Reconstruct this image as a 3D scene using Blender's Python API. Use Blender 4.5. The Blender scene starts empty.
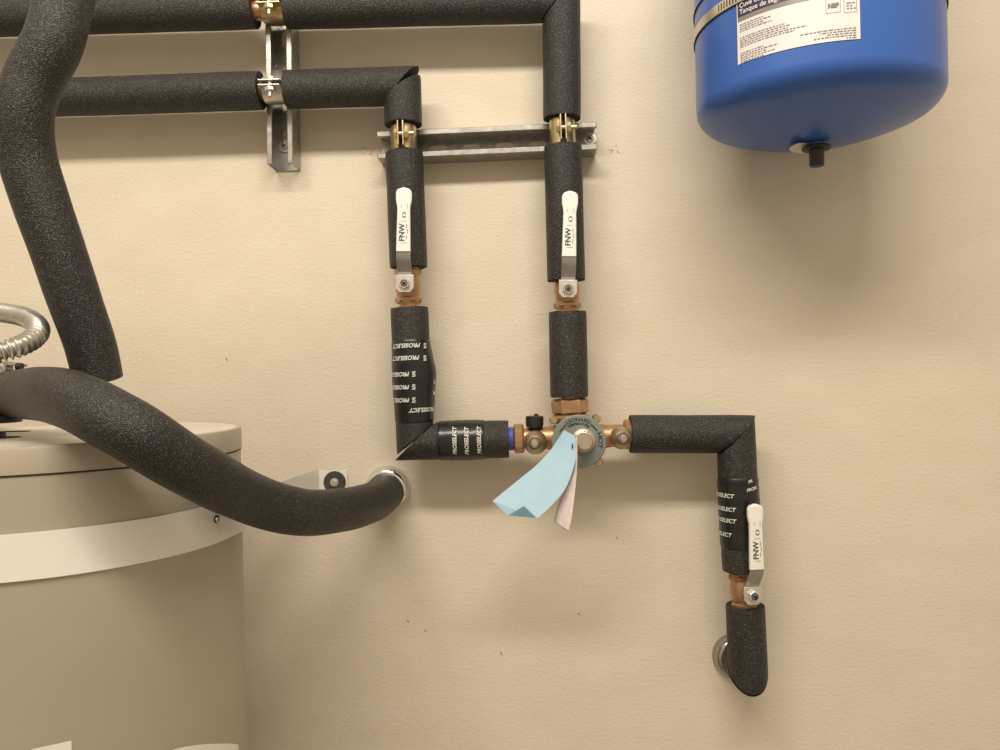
import bpy, bmesh, math, random
from mathutils import Vector, Matrix, noise
random.seed(7)
C = bpy.context.scene.collection
V = Vector
PI = math.pi
R = math.radians

# ------------------------------------------------------------------ camera
CAMZ = 1.45
CAMPOS = V((0, -1.2, CAMZ))
F = 785.0
YAW, ROLL = R(2.0), R(1.2)
fw = V((-math.sin(YAW), math.cos(YAW), 0))
r0 = V((math.cos(YAW), math.sin(YAW), 0))
up0 = V((0, 0, 1))
cr = r0 * math.cos(ROLL) - up0 * math.sin(ROLL)
cu = up0 * math.cos(ROLL) + r0 * math.sin(ROLL)
cam = bpy.data.cameras.new('camera')
cam.sensor_width = 36
cam.lens = 36 * F / 1000
cam.clip_start = .02
co = bpy.data.objects.new('camera', cam)
C.objects.link(co)
co.matrix_world = Matrix(((cr.x, cu.x, -fw.x, CAMPOS.x), (cr.y, cu.y, -fw.y, CAMPOS.y),
                          (cr.z, cu.z, -fw.z, CAMPOS.z), (0, 0, 0, 1)))
bpy.context.scene.camera = co


def ray(px, py):
    return fw + cr * ((px - 500) / F) + cu * ((375 - py) / F)


def U(px, py, off):
    """measured point of the place: offset 'off' metres in front of the wall (wall plane y=0)"""
    d = ray(px, py)
    return CAMPOS + d * ((-off - CAMPOS.y) / d.y)


def az(px, py):
    d = ray(px, py)
    return math.atan2(d.x, d.y)


def ray_cyl(px, py, cx, cy, r):
    d = ray(px, py)
    ox, oy = CAMPOS.x - cx, CAMPOS.y - cy
    a = d.x ** 2 + d.y ** 2
    b = 2 * (ox * d.x + oy * d.y)
    c = ox * ox + oy * oy - r * r
    D = max(0, b * b - 4 * a * c)
    return CAMPOS + d * ((-b - math.sqrt(D)) / (2 * a))


# ------------------------------------------------------------------ materials
def mat(name, col, rough=.5, metal=0., spec=.5, col2=None, nscale=60., bump=0., bscale=200., bdist=.001,
        detail=3., coat=0., ramp=(.35, .65), stretch=None):
    m = bpy.data.materials.new(name)
    m.use_nodes = True
    nt = m.node_tree
    b = nt.nodes['Principled BSDF']
    b.inputs['Base Color'].default_value = (*col, 1)
    b.inputs['Roughness'].default_value = rough
    b.inputs['Metallic'].default_value = metal
    b.inputs['Specular IOR Level'].default_value = spec
    b.inputs['Coat Weight'].default_value = coat
    b.inputs['Coat Roughness'].default_value = .15
    tc = nt.nodes.new('ShaderNodeTexCoord')
    src = tc.outputs['Object']
    if stretch:
        mp = nt.nodes.new('ShaderNodeMapping')
        mp.inputs['Scale'].default_value = stretch
        nt.links.new(src, mp.inputs['Vector'])
        src = mp.outputs['Vector']
    if col2:
        n = nt.nodes.new('ShaderNodeTexNoise')
        n.inputs['Scale'].default_value = nscale
        n.inputs['Detail'].default_value = detail
        nt.links.new(src, n.inputs['Vector'])
        r_ = nt.nodes.new('ShaderNodeValToRGB')
        r_.color_ramp.elements[0].position = ramp[0]
        r_.color_ramp.elements[1].position = ramp[1]
        r_.color_ramp.elements[0].color = (*col, 1)
        r_.color_ramp.elements[1].color = (*col2, 1)
        nt.links.new(n.outputs['Fac'], r_.inputs['Fac'])
        nt.links.new(r_.outputs['Color'], b.inputs['Base Color'])
    if bump:
        n2 = nt.nodes.new('ShaderNodeTexNoise')
        n2.inputs['Scale'].default_value = bscale
        n2.inputs['Detail'].default_value = 2
        nt.links.new(src, n2.inputs['Vector'])
        bp = nt.nodes.new('ShaderNodeBump')
        bp.inputs['Strength'].default_value = bump
        bp.inputs['Distance'].default_value = bdist
        nt.links.new(n2.outputs['Fac'], bp.inputs['Height'])
        nt.links.new(bp.outputs['Normal'], b.inputs['Normal'])
    return m


M = {}
M['wall'] = mat('wall_paint', (.655, .58, .465), .6, spec=.3, col2=(.685, .61, .495), nscale=9, bump=.32, bscale=150,
                bdist=.0022, stretch=(1, 1, 1.7))
M['floor'] = mat('concrete_floor', (.30, .27, .23), .7, col2=(.38, .34, .29), nscale=6, bump=.2, bscale=80)
M['foam'] = mat('black_foam', (.0085, .0075, .007), .45, spec=.5, col2=(.135, .112, .094), nscale=640, bump=1.,
                bscale=760, bdist=.0014, ramp=(.53, .74), detail=2)
M['foam_in'] = mat('foam_cut', (.012, .011, .010), .85, col2=(.03, .027, .025), nscale=300)
M['tape'] = mat('black_tape', (.008, .008, .008), .27, spec=.5, col2=(.014, .013, .013), nscale=40, bump=.25,
                bscale=70, bdist=.001)
M['print'] = mat('white_print', (.72, .70, .66), .6, col2=(.60, .58, .55), nscale=500)
M['galv'] = mat('galvanised_steel', (.33, .315, .29), .36, metal=.9, col2=(.44, .42, .385), nscale=90, bump=.1,
                bscale=300)
M['zinc'] = mat('yellow_zinc', (.56, .42, .20), .32, metal=.9, col2=(.66, .54, .33), nscale=70)
M['zinc2'] = mat('bright_zinc', (.72, .60, .38), .28, metal=.9, col2=(.80, .70, .50), nscale=70)
M['steel'] = mat('plated_steel', (.66, .63, .59), .36, metal=.8, col2=(.74, .71, .67), nscale=80)
M['dsteel'] = mat('handle_steel', (.40, .39, .37), .40, metal=.85, col2=(.48, .46, .43), nscale=60)
M['chrome'] = mat('chrome', (.80, .79, .77), .12, metal=1., col2=(.84, .83, .81), nscale=30)
M['chrome_darkrefl'] = mat('dark_reflection_chrome', (.36, .34, .31), .22, metal=1., col2=(.44, .42, .38), nscale=30)  # same chrome, with the dark reflection from below painted into its colour
M['copper'] = mat('copper_pipe', (.50, .25, .13), .36, metal=.85, col2=(.60, .33, .18), nscale=60)
M['bronze'] = mat('cast_bronze', (.41, .24, .125), .40, metal=.75, col2=(.51, .32, .175), nscale=55, bump=.25,
                  bscale=500, bdist=.0006)
M['brass'] = mat('dull_brass', (.42, .33, .21), .36, metal=.85, col2=(.52, .42, .29), nscale=45)
M['hub'] = mat('plated_hub', (.47, .38, .31), .42, metal=.7, col2=(.55, .45, .37), nscale=60)
M['vinyl'] = mat('white_vinyl', (.80, .77, .72), .42, col2=(.83, .80, .75), nscale=30)
M['ink'] = mat('dark_green_ink', (.02, .055, .04), .6, col2=(.03, .07, .05), nscale=300)
M['greyink'] = mat('grey_ink', (.16, .15, .14), .6, col2=(.24, .22, .21), nscale=600)
M['dial'] = mat('grey_green_plate', (.185, .215, .195), .5, metal=.15, col2=(.235, .26, .235), nscale=35)
M['dialink'] = mat('dial_ink', (.015, .02, .028), .6, col2=(.03, .035, .04), nscale=300)
M['black'] = mat('black_plastic', (.012, .011, .011), .45, col2=(.02, .018, .017), nscale=90)
M['bluetape'] = mat('blue_coating', (.055, .075, .34), .5, col2=(.075, .10, .42), nscale=80)
M['bluetag'] = mat('pale_blue_card', (.36, .54, .67), .6, col2=(.39, .57, .70), nscale=40)
M['bluetagshade'] = mat('blue_card_shaded_back', (.12, .25, .31), .7, col2=(.14, .28, .34), nscale=40)  # tag card darkened to paint the shade on its folded back
M['whitetag'] = mat('white_card', (.66, .56, .53), .6, col2=(.72, .63, .60), nscale=120)
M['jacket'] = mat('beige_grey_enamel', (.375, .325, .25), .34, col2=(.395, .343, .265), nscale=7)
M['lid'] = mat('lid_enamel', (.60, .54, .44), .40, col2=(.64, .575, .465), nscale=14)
M['strap'] = mat('light_strap', (.80, .755, .69), .40, metal=.1, col2=(.83, .785, .72), nscale=12)
M['seam'] = mat('dark_seam', (.03, .026, .02), .8, col2=(.04, .035, .03), nscale=50)
M['tank'] = mat('blue_enamel', (.030, .105, .40), .34, spec=.5, col2=(.034, .115, .43), nscale=5, coat=.08)
M['tankband'] = mat('silver_band', (.58, .54, .45), .30, metal=.85, col2=(.68, .63, .54), nscale=25)
M['label'] = mat('white_label', (.68, .64, .63), .45, col2=(.71, .67, .66), nscale=20)
M['navy'] = mat('navy_print', (.020, .018, .055), .45, col2=(.03, .026, .07), nscale=20)
M['greyband'] = mat('grey_print', (.20, .17, .16), .45, col2=(.30, .27, .25), nscale=20)
M['rubber'] = mat('dark_rubber', (.035, .033, .030), .6, col2=(.06, .056, .05), nscale=200)
M['hose'] = mat('corrugated_steel', (.50, .47, .42), .36, metal=.9, col2=(.58, .55, .50), nscale=50)
M['sticker'] = mat('white_sticker', (.74, .68, .58), .5, col2=(.77, .71, .61), nscale=20)
M['scuff'] = mat('pencil', (.30, .25, .18), .8, col2=(.40, .34, .25), nscale=500)
M['scuffdark'] = mat('dark_scuff', (.05, .035, .025), .8, col2=(.08, .06, .04), nscale=500)


# ------------------------------------------------------------------ mesh builder
class MB:
    def __init__(s):
        s.v, s.f, s.mi = [], [], []

    def add(s, vs, fs, mi=0):
        o = len(s.v)
        s.v += [V(p) for p in vs]
        for f in fs:
            s.f.append([i + o for i in f])
            s.mi.append(mi)

    def build(s, name, m, parent=None, origin=None, angle=35, bevel=0):
        me = bpy.data.meshes.new(name)
        if parent is not None:
            origin = V((0, 0, 0))
            q = parent
            while q is not None:
                origin = origin + q.location
                q = q.parent
        elif origin is None:
            n = len(s.v)
            origin = sum(s.v, V()) / n
            origin = V((origin.x, origin.y, min(p.z for p in s.v)))
        me.from_pydata([tuple(p - V(origin)) for p in s.v], [], s.f)
        ms = m if isinstance(m, (list, tuple)) else [m]
        for q in ms:
            me.materials.append(q)
        for p, k in zip(me.polygons, s.mi):
            p.use_smooth = True
            p.material_index = k
        me.update()
        bm = bmesh.new()
        bm.from_mesh(me)
        bmesh.ops.recalc_face_normals(bm, faces=bm.faces)
        bm.to_mesh(me)
        bm.free()
        me.set_sharp_from_angle(angle=R(angle))
        o = bpy.data.objects.new(name, me)
        C.objects.link(o)
        if parent is None:
            o.location = origin
        else:
            o.parent = parent
        if bevel:
            bv = o.modifiers.new('bevel', 'BEVEL')
            bv.width = bevel
            bv.segments = 2
            bv.limit_method = 'ANGLE'
            bv.angle_limit = R(40)
        return o

    # oriented box: centre, three half vectors
    def box(s, c, a, b, d, mi=0):
        c, a, b, d = V(c), V(a), V(b), V(d)
        vs = [c + a * i + b * j + d * k for i in (-1, 1) for j in (-1, 1) for k in (-1, 1)]
        s.add(vs, [(0, 1, 3, 2), (4, 6, 7, 5), (0, 4, 5, 1), (2, 3, 7, 6), (0, 2, 6, 4), (1, 5, 7, 3)], mi)

    def lathe(s, o, d, prof, n=32, ref=None, mi=0, phase=0):
        """prof: list of (radius, height along d)"""
        o, d = V(o), V(d).normalized()
        u, w = frame(d, ref)
        rings = []
        vs, fs = [], []
        for r_, h in prof:
            if r_ < 1e-6:
                rings.append([len(vs)])
                vs.append(o + d * h)
            else:
                rings.append(list(range(len(vs), len(vs) + n)))
                for i in range(n):
                    a = 2 * PI * i / n + phase
                    vs.append(o + d * h + (u * math.cos(a) + w * math.sin(a)) * r_)
        for A, B in zip(rings[:-1], rings[1:]):
            if len(A) == 1 and len(B) == 1:
                continue
            for i in range(n):
                j = (i + 1) % n
                if len(A) == 1:
                    fs.append((A[0], B[i], B[j]))
                elif len(B) == 1:
                    fs.append((A[i], A[j], B[0]))
                else:
                    fs.append((A[i], A[j], B[j], B[i]))
        s.add(vs, fs, mi)

    def hexa(s, o, d, r_, h0, h1, ref=None, n=6, phase=0, ch=.12):
        c = r_ * ch
        s.lathe(o, d, [(0, h0), (r_ - c, h0), (r_, h0 + c), (r_, h1 - c), (r_ - c, h1), (0, h1)], n, ref, 0, phase)

    def tube(s, pts, rad, n=16, caps=True, closed_noise=0.):
        pts = [V(p) for p in pts]
        N = len(pts)
        if not hasattr(rad, '__len__'):
            rad = [rad] * N
        t0 = (pts[1] - pts[0]).normalized()
        u, w = frame(t0)
        vs, fs = [], []
        prev = t0
        for i, p in enumerate(pts):
            t = (pts[min(i + 1, N - 1)] - pts[max(i - 1, 0)]).normalized()
            q = prev.rotation_difference(t)
            u = q @ u
            w = t.cross(u).normalized()
            u = w.cross(t).normalized()
            prev = t
            for k in range(n):
                a = 2 * PI * k / n
                dr = u * math.cos(a) + w * math.sin(a)
                rr = rad[i]
                if closed_noise:
                    rr *= 1 + closed_noise * noise.noise((p + dr * rad[i]) * 22)
                vs.append(p + dr * rr)
        for i in range(N - 1):
            for k in range(n):
                k2 = (k + 1) % n
                fs.append((i * n + k, i * n + k2, (i + 1) * n + k2, (i + 1) * n + k))
        if caps:
            fs.append(tuple(range(n))[::-1])
            fs.append(tuple((N - 1) * n + k for k in range(n)))
        s.add(vs, fs)

    def prism(s, poly, o, ax, ay, dn, mi=0):
        """polygon in plane (ax,ay) at o, extruded by vector dn"""
        o, ax, ay, dn = V(o), V(ax), V(ay), V(dn)
        n = len(poly)
        vs = [o + ax * x + ay * y for x, y in poly] + [o + ax * x + ay * y + dn for x, y in poly]
        fs = [tuple(range(n)), tuple(range(2 * n - 1, n - 1, -1))]
        for i in range(n):
            j = (i + 1) % n
            fs.append((i, j, n + j, n + i))
        s.add(vs, fs, mi)

    def strip(s, prof, th, o, ax, ay, dn):
        """a bent sheet: open polyline prof in plane (ax,ay), thickness th, extruded +-dn"""
        o, ax, ay, dn = V(o), V(ax), V(ay), V(dn)
        L, Rr = [], []
        for i, p in enumerate(prof):
            a = V(prof[max(i - 1, 0)]).to_2d() if False else V((*prof[max(i - 1, 0)], 0))
            b = V((*prof[min(i + 1, len(prof) - 1)], 0))
            t = (b - a).normalized()
            nn = V((-t.y, t.x, 0)) * th / 2
            q = V((*p, 0))
            L.append(q + nn)
            Rr.append(q - nn)
        n = len(prof)
        vs = []
        for sgn in (-1, 1):
            for q in L + Rr:
                vs.append(o + ax * q.x + ay * q.y + dn * sgn)
        fs = []
        for i in range(n - 1):
            a, b = i, i + 1
            fs.append((a, b, n + b, n + a))
            fs.append((2 * n + a, 3 * n + a, 3 * n + b, 2 * n + b))
            fs.append((a, 2 * n + a, 2 * n + b, b))
            fs.append((n + a, n + b, 3 * n + b, 3 * n + a))
        fs.append((0, n, 3 * n, 2 * n))
        fs.append((n - 1, 3 * n - 1, 4 * n - 1, 2 * n - 1)[:1] + (3 * n - 1, 4 * n - 1, 2 * n - 1)[::-1] if False else
                  (n - 1, 3 * n - 1, 4 * n - 1, 2 * n - 1))
        s.add(vs, fs)


def frame(d, ref=None):
    d = V(d).normalized()
    if ref is None:
        ref = V((0, 0, 1)) if abs(d.z) < .9 else V((1, 0, 0))
    u = (V(ref) - d * V(ref).dot(d)).normalized()
    return u, d.cross(u).normalized()


def catmull(pts, k=8):
    P = [V(p) for p in pts]
    P = [P[0] * 2 - P[1]] + P + [P[-1] * 2 - P[-2]]
    out = []
    for i in range(1, len(P) - 2):
        a, b, c, d = P[i - 1:i + 3]
        for j in range(k):
            t = j / k
            out.append(.5 * ((2 * b) + (c - a) * t + (2 * a - 5 * b + 4 * c - d) * t * t + (3 * b - a - 3 * c + d) * t ** 3))
    out.append(P[-2])
    return out


def empty(name, loc):
    o = bpy.data.objects.new(name, None)
    o.empty_display_size = .02
    o.location = loc
    C.objects.link(o)
    return o


def tag(o, label, cat, group=None):
    o['label'] = label
    o['category'] = cat
    if group:
        o['group'] = group
    return o


def structure(o):
    o['kind'] = 'structure'
    return o


_tc = {}


def text2d(s, size=1., bold=0., shear=0., align='CENTER'):
    """2-D mesh of lettering: cap-height about .7*size; returns verts, faces centred on x (or left/right)"""
    key = (s, size, bold, shear, align)
    if key in _tc:
        return _tc[key]
    cu_ = bpy.data.curves.new('t', 'FONT')
    cu_.body = s
    cu_.size = size
    cu_.offset = bold
    cu_.shear = shear
    cu_.align_x = align
    cu_.resolution_u = 3
    ob = bpy.data.objects.new('t', cu_)
    C.objects.link(ob)
    dg = bpy.context.evaluated_depsgraph_get()
    me = ob.evaluated_get(dg).to_mesh()
    vs = [(v.co.x, v.co.y) for v in me.vertices]
    fs = [tuple(p.vertices) for p in me.polygons]
    ob.evaluated_get(dg).to_mesh_clear()
    bpy.data.objects.remove(ob)
    bpy.data.curves.remove(cu_)
    _tc[key] = (vs, fs)
    return vs, fs


# ------------------------------------------------------------------ setting
NX, NZ = 2, 2
mb = MB()
mb.add([(-2.2, 0, 0), (2.4, 0, 0), (2.4, 0, 2.75), (-2.2, 0, 2.75), (-2.2, .1, 0), (2.4, .1, 0), (2.4, .1, 2.75), (-2.2, .1, 2.75)],
       [(0, 1, 2, 3), (5, 4, 7, 6), (0, 4, 5, 1), (3, 2, 6, 7), (0, 3, 7, 4), (1, 5, 6, 2)])
wall = structure(mb.build('wall_back', M['wall'], origin=(0, 0, 0)))
mb = MB()
mb.box((0.1, -1.5, -.05), (2.3, 0, 0), (0, 1.6, 0), (0, 0, .05))
structure(mb.build('floor', M['floor'], origin=(0, 0, 0)))

# pencil scribbles and scuffs on the wall
for (px, py) in ((367, 151), (616, 150)):
    mb = MB()
    rr = random.Random(px)
    for k in range(7):
        x0, y0 = px + rr.uniform(-8, 5), py + rr.uniform(-5, 4)
        a = rr.uniform(-.9, .9)
        L = rr.uniform(1.5, 4)
        p, q = U(x0, y0, .0004), U(x0 + L * math.cos(a), y0 + L * math.sin(a), .0004)
        n_ = (q - p).cross(V((0, 1, 0))).normalized() * .00045
        mb.add([p + n_, p - n_, q - n_, q + n_], [(0, 1, 2, 3)])
    mb.build('pencil_mark', M['scuff'], wall)
for (x0, y0, x1, y1) in ((226, 358, 227.5, 361), (407.5, 620, 409, 623), (424.5, 630, 426, 632), (500.5, 652, 502.5, 656),
                         (578, 613, 580, 615), (616.5, 537, 617.5, 539)):
    mb = MB()
    p, q = U(x0, y0, .0005), U(x1, y1, .0005)
    n_ = (q - p).cross(V((0, 1, 0))).normalized() * .0007
    mb.add([p + n_, p - n_, q - n_ * .3, q + n_ * .3], [(0, 1, 2, 3)])
    mb.build('scuff_mark', M['scuffdark'], wall)

# ------------------------------------------------------------------ pipes and sleeves
PO = .058        # pipe centre line, distance from the wall
PR = .0143       # copper radius
SR = .0275       # foam radius
OUT = V((0, -1, 0))
YH = V((0, 1, 0))


def P(px, py, off=PO):
    return U(px, py, off)


def pplane(a, b):
    return (P(*b) - P(*a)).cross(YH).normalized()


def sleeve_mb(p0, p1, n0=None, n1=None, r=SR, ri=PR + .0012, rings=26, seg=44, wob=.018, seed=0.):
    p0, p1 = V(p0), V(p1)
    d = (p1 - p0)
    L = d.length
    d.normalize()
    n0 = V(n0) if n0 is not None else d
    n1 = V(n1) if n1 is not None else d
    u, w = frame(d, OUT if abs(d.y) < .9 else None)
    m = MB()
    vs, fs = [], []
    for lay, rad in ((0, r), (1, ri)):
        nr = rings if lay == 0 else 2
        for i in range(nr):
            f_ = i / (nr - 1)
            for k in range(seg):
                a = 2 * PI * k / seg
                e = u * math.cos(a) + w * math.sin(a)
                ta = -rad * e.dot(n0) / d.dot(n0)
                tb = L - rad * e.dot(n1) / d.dot(n1)
                t = ta + (tb - ta) * f_
                rr = rad
                if lay == 0:
                    q = p0 + d * t + e * rad
                    rr = rad * (1 + wob * noise.noise(q * 16 + V((seed, 0, 0))) + .006 * noise.noise(q * 40))
                    if f_ == 0 or f_ == 1:
                        rr *= .985
                        t += noise.noise(q * 70) * .0012
                vs.append(p0 + d * t + e * rr)
    m.add(vs, [])
    base = seg * rings
    for i in range(rings - 1):
        for k in range(seg):
            j = (k + 1) % seg
            m.f.append([i * seg + k, i * seg + j, (i + 1) * seg + j, (i + 1) * seg + k])
            m.mi.append(0)
    for k in range(seg):
        j = (k + 1) % seg
        m.f.append([base + k, base + seg + k, base + seg + j, base + j])
        m.mi.append(1)
        m.f.append([k, base + k, base + j, j])
        m.mi.append(1)
        e0 = (rings - 1) * seg
        m.f.append([e0 + k, e0 + j, base + seg + j, base + seg + k])
        m.mi.append(1)
    return m


FM = [M['foam'], M['foam_in']]
SG = 'black foam sleeves on the pipes'


def sleeve(label, p0, p1, n0=None, n1=None, **kw):
    o = sleeve_mb(p0, p1, n0, n1, **kw).build('foam_sleeve', FM)
    return tag(o, label, 'pipe insulation', SG)


X_ = V((1, 0, 0))
# corners
c1 = P(561.3, 2.5)
c2 = P(402.5, 86.3)
a1, b1 = P(-60, 19), P(255, 9.4)
sleeve('black foam sleeve on the top pipe left of its gold clamp, running out of frame', a1, b1, seed=1)
g1 = P(286.5, 9.7)
d1 = (c1 - g1).normalized()
e1 = P(562, 119)
dv1 = (e1 - c1).normalized()
sleeve('black foam sleeve on the top pipe between gold clamp and right-hand corner', g1, c1 - d1 * .0008, None, d1 + dv1, seed=2)
sleeve('black foam sleeve hanging from the top right corner down to the steel channel', c1 + dv1 * .0012, e1, d1 + dv1, None, seed=3)
a2, b2 = P(-60, 101.3), P(261.5, 90.6)
sleeve('black foam sleeve on the second pipe left of the vertical channel clamp', a2, b2, seed=4)
g2 = P(286.5, 89.7)
d2 = (c2 - g2).normalized()
e2 = P(403.4, 125)
dv2 = (e2 - c2).normalized()
sleeve('black foam sleeve on the second pipe, right of the upright channel up to its corner', g2, c2 + d2 * .001,
       None, d2 + dv2 * .86, seed=5)
sleeve('short black foam sleeve turning down from the second pipe to the steel channel', c2 + dv2 * .0045, e2, d2 * .8 + dv2 * 1.2, None, seed=6, rings=12)
sleeve('black foam sleeve behind the left white handle, below the steel channel', P(404.3, 153), P(408.6, 267.5), seed=7)
sleeve('black foam sleeve behind the middle white handle, below the steel channel', P(563, 147), P(566.3, 280.5), seed=8)

# left leg with taped sleeve and elbow
s9a, s9b = P(409.3, 308), P(415.3, 439.6)
s9 = sleeve('black foam sleeve below the left valve, bulging under printed black tape', s9a, s9b, None, pplane((398.5, 453), (432, 425.8)), seed=9)
s10a, s10b = P(415.9, 441.3), P(508.5, 438.8)
n10 = pplane((398.8, 458), (433, 425.5))
s10 = sleeve('black foam sleeve lying level left of the mixing valve, printed tape round it', s10a, s10b, n10, None, seed=10)
sleeve('short black foam sleeve between the middle valve and the mixing valve', P(567.4, 312), P(569.2, 397), seed=11)
s12a, c3 = P(630, 433.9), P(735.5, 434.2)
s13b = P(742, 570)
d3 = (c3 - s12a).normalized()
dv3 = (s13b - c3).normalized()
sleeve('black foam sleeve lying level right of the mixing valve', s12a, c3 - d3 * .0006, None, d3 + dv3 * 1.08, seed=12)
s13 = sleeve('black foam sleeve with printed tape beside the lowest white handle', c3 + dv3 * .0012, s13b, d3 + dv3, None, seed=13)
s14a, c4 = P(745, 605), P(748, 669)
dv4 = (c4 - s14a).normalized()
sleeve('lowest black foam sleeve, below the right valve with an angled bottom end', s14a, c4, None, dv4 + YH * .96, seed=14)
w4 = V((c4.x, -.004, c4.z))
sleeve('stub of black foam running from the lowest sleeve back into the wall', c4 + YH * .004 + V((0, 0, -.0035)), w4 + V((0, 0, -.0035)), dv4 + YH, None, seed=15, rings=10)


# copper runs inside the sleeves
def run(label, pts, name='copper_pipe'):
    pts = [V(p) for p in pts]
    out = [pts[0]]
    for i in range(1, len(pts) - 1):
        a, b, c = pts[i - 1], pts[i], pts[i + 1]
        ra = (a - b).normalized() * .024
        rc = (c - b).normalized() * .024
        for k in range(7):
            t = k / 6
            out.append((b + ra) * (1 - t) ** 2 + b * 2 * t * (1 - t) + (b + rc) * t * t)
    out.append(pts[-1])
    m = MB()
    m.tube(out, PR, 24)
    return tag(m.build(name, M['copper']), label, 'pipe', 'copper pipes inside the foam')


run('copper pipe of the top run, bare beside the upper gold clamp', [P(-60, 20), c1, P(566.6, 279.5)])
run('copper pipe of the second run, bare at its clamps above the left valve', [P(-60, 101.3), c2, P(408.4, 267)])
run('copper pipe from left valve down and across to the mixing valve', [P(408.9, 300), P(415.6, 441.4), P(514, 438.7)])
run('short copper pipe between the middle valve and mixing valve top', [P(567.2, 303), P(569.3, 401)])
run('copper pipe from mixing valve across and down to the right valve', [P(627, 433.9), c3, P(742.2, 579)])
run('copper pipe from the right valve down and back into the wall', [P(744.5, 603), c4, V((c4.x, .02, c4.z))])


# ------------------------------------------------------------------ printed tape
def tape(parent, p0, p1, t0, t1, rfun, cfun, rows, side, front, name='tape_wrap'):
    """tape sleeve along axis p0->p1 between t0,t1 (metres); rows: list of (text, t, lateral, rot, size, align)"""
    p0, p1 = V(p0), V(p1)
    d = (p1 - p0).normalized()
    side = (side - d * side.dot(d)).normalized()
    front = (front - d * front.dot(d)).normalized()
    front = (front - side * front.dot(side)).normalized()

    def pt(t, a, e=0.):
        f_ = (t - t0) / (t1 - t0)
        rr = rfun(f_, a) + e
        return p0 + d * t + side * cfun(f_) + (side * math.sin(a) + front * math.cos(a)) * rr

    m = MB()
    n, N = 48, 36
    vs, fs = [], []
    for i in range(N + 1):
        t = t0 + (t1 - t0) * i / N
        for k in range(n):
            a = 2 * PI * k / n
            # wrapped turns leave small ridges
            f_ = i / N
            e = .00016 * math.sin(f_ * 5 * 2 * PI + a) + .0004 * noise.noise(V((f_ * 9, math.cos(a) * 1.5, math.sin(a) * 1.5 + t0 * 50)))
            if i in (0, N):
                e = -.0012
            vs.append(pt(t, a, e))
    for i in range(N):
        for k in range(n):
            j = (k + 1) % n
            fs.append((i * n + k, i * n + j, (i + 1) * n + j, (i + 1) * n + k))
    m.add(vs, fs)
    tp = m.build(name, M['tape'], parent)
    tp['label'] = 'black tape printed in white'
    for (s, t, lat, rot, size, align) in rows:
        tv, tf = text2d(s, size, size * .030, .25, align)
        m2 = MB()
        c, sn = math.cos(rot), math.sin(rot)
        out = []
        for x, y in tv:
            y -= size * .35
            dx, dy = x * c - y * sn, x * sn + y * c          # dx along side, dy opposite to d
            tt = t - dy
            f_ = (tt - t0) / (t1 - t0)
            rr = rfun(f_, 0)
            l0 = (lat - cfun(f_)) / rr
            a0 = math.asin(max(-.98, min(.98, l0)))
            out.append(pt(tt, a0 + dx / rr, .0011))
        m2.add(out, tf)
        # each word is a strip of print lying on the tape
        m2.build('printed_word', M['print'], tp)


K = (1.2 - PO - .03) / F       # metres per pixel near the pipes


def along(p0, p1, px, py, off=PO + .028):
    """distance along the axis and to its side of a measured spot on the sleeve front"""
    p0, p1 = V(p0), V(p1)
    d = (p1 - p0).normalized()
    q = U(px, py, off)
    v = q - p0
    t = v.dot(d)
    return t, v - d * t


side9 = X_
rows = []
for (px, py, s) in ((419.6, 345, 'PROSELECT'), (419, 357.5, 'PROSELECT'), (410, 374, 'PROSELECT'), (410, 387, 'PROSELECT'),
                    (410, 400, 'PROSELECT'), (432, 409.5, 'PROSELECT')):
    t, l = along(s9a, s9b, px, py)
    rows.append((s, t, l.x, PI, .0082, 'LEFT'))
for (px, py) in ((424, 345), (424, 357.5), (414.5, 373.5), (414.5, 386.5), (414.5, 399.5)):
    t, l = along(s9a, s9b, px, py)
    rows.append(('=', t - .0015, l.x, PI, .0085, 'CENTER'))
    rows.append(('=', t + .0028, l.x, PI, .0085, 'CENTER'))
for (px, py, s) in ((431.5, 382, 'P'), (432, 393, 'PR')):
    t, l = along(s9a, s9b, px, py)
    rows.append((s, t, l.x, PI, .0075, 'CENTER'))
t0 = along(s9a, s9b, 411, 339)[0]
t1 = along(s9a, s9b, 413, 424)[0]


def r9(f, a):
    f = max(0, min(1, f))
    return .0284 + .0030 * math.sin(PI * f) ** 1.5 + .0028 * math.exp(-((f - .38) / .16) ** 2) * max(0, math.sin(a))


tape(s9, s9a, s9b, t0, t1, r9, lambda f: .0015 * math.sin(PI * max(0, min(1, f))), rows, X_, OUT)

rows = []
for (px, py) in ((454.5, 441), (466.5, 441.5), (479, 440.5)):
    t, l = along(s10a, s10b, px, py)
    rows.append(('PROSELECT', t, l.z, 0, .0078, 'CENTER'))
t0 = along(s10a, s10b, 437.5, 441)[0]
t1 = along(s10a, s10b, 484, 440)[0]
# for the level sleeve 'side' points up, so words run up the tape
tape(s10, s10a, s10b, t0, t1, lambda f, a: .0287 + .0008 * math.sin(PI * max(0, min(1, f))), lambda f: 0.,
     rows, V((0, 0, 1)), OUT)

rows = []
for (px, py) in ((734, 496.5), (735.5, 510), (736, 521.5), (732.3, 536)):
    t, l = along(c3, s13b, px, py)
    rows.append(('PROSELECT', t, l.x, R(-2), .0078, 'RIGHT'))
for (px, py, s) in ((750, 481.5, 'PR'), (750, 489.5, 'PRO'), (755, 488.5, 'PR')):
    t, l = along(c3, s13b, px, py)
    rows.append((s, t, l.x, R(12), .006, 'CENTER'))
t0 = along(c3, s13b, 739, 479)[0]
t1 = along(c3, s13b, 741, 552)[0]
tape(s13, c3, s13b, t0, t1, lambda f, a: .0286 + .0008 * math.sin(PI * max(0, min(1, f))), lambda f: 0.,
     rows, X_, OUT)


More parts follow.
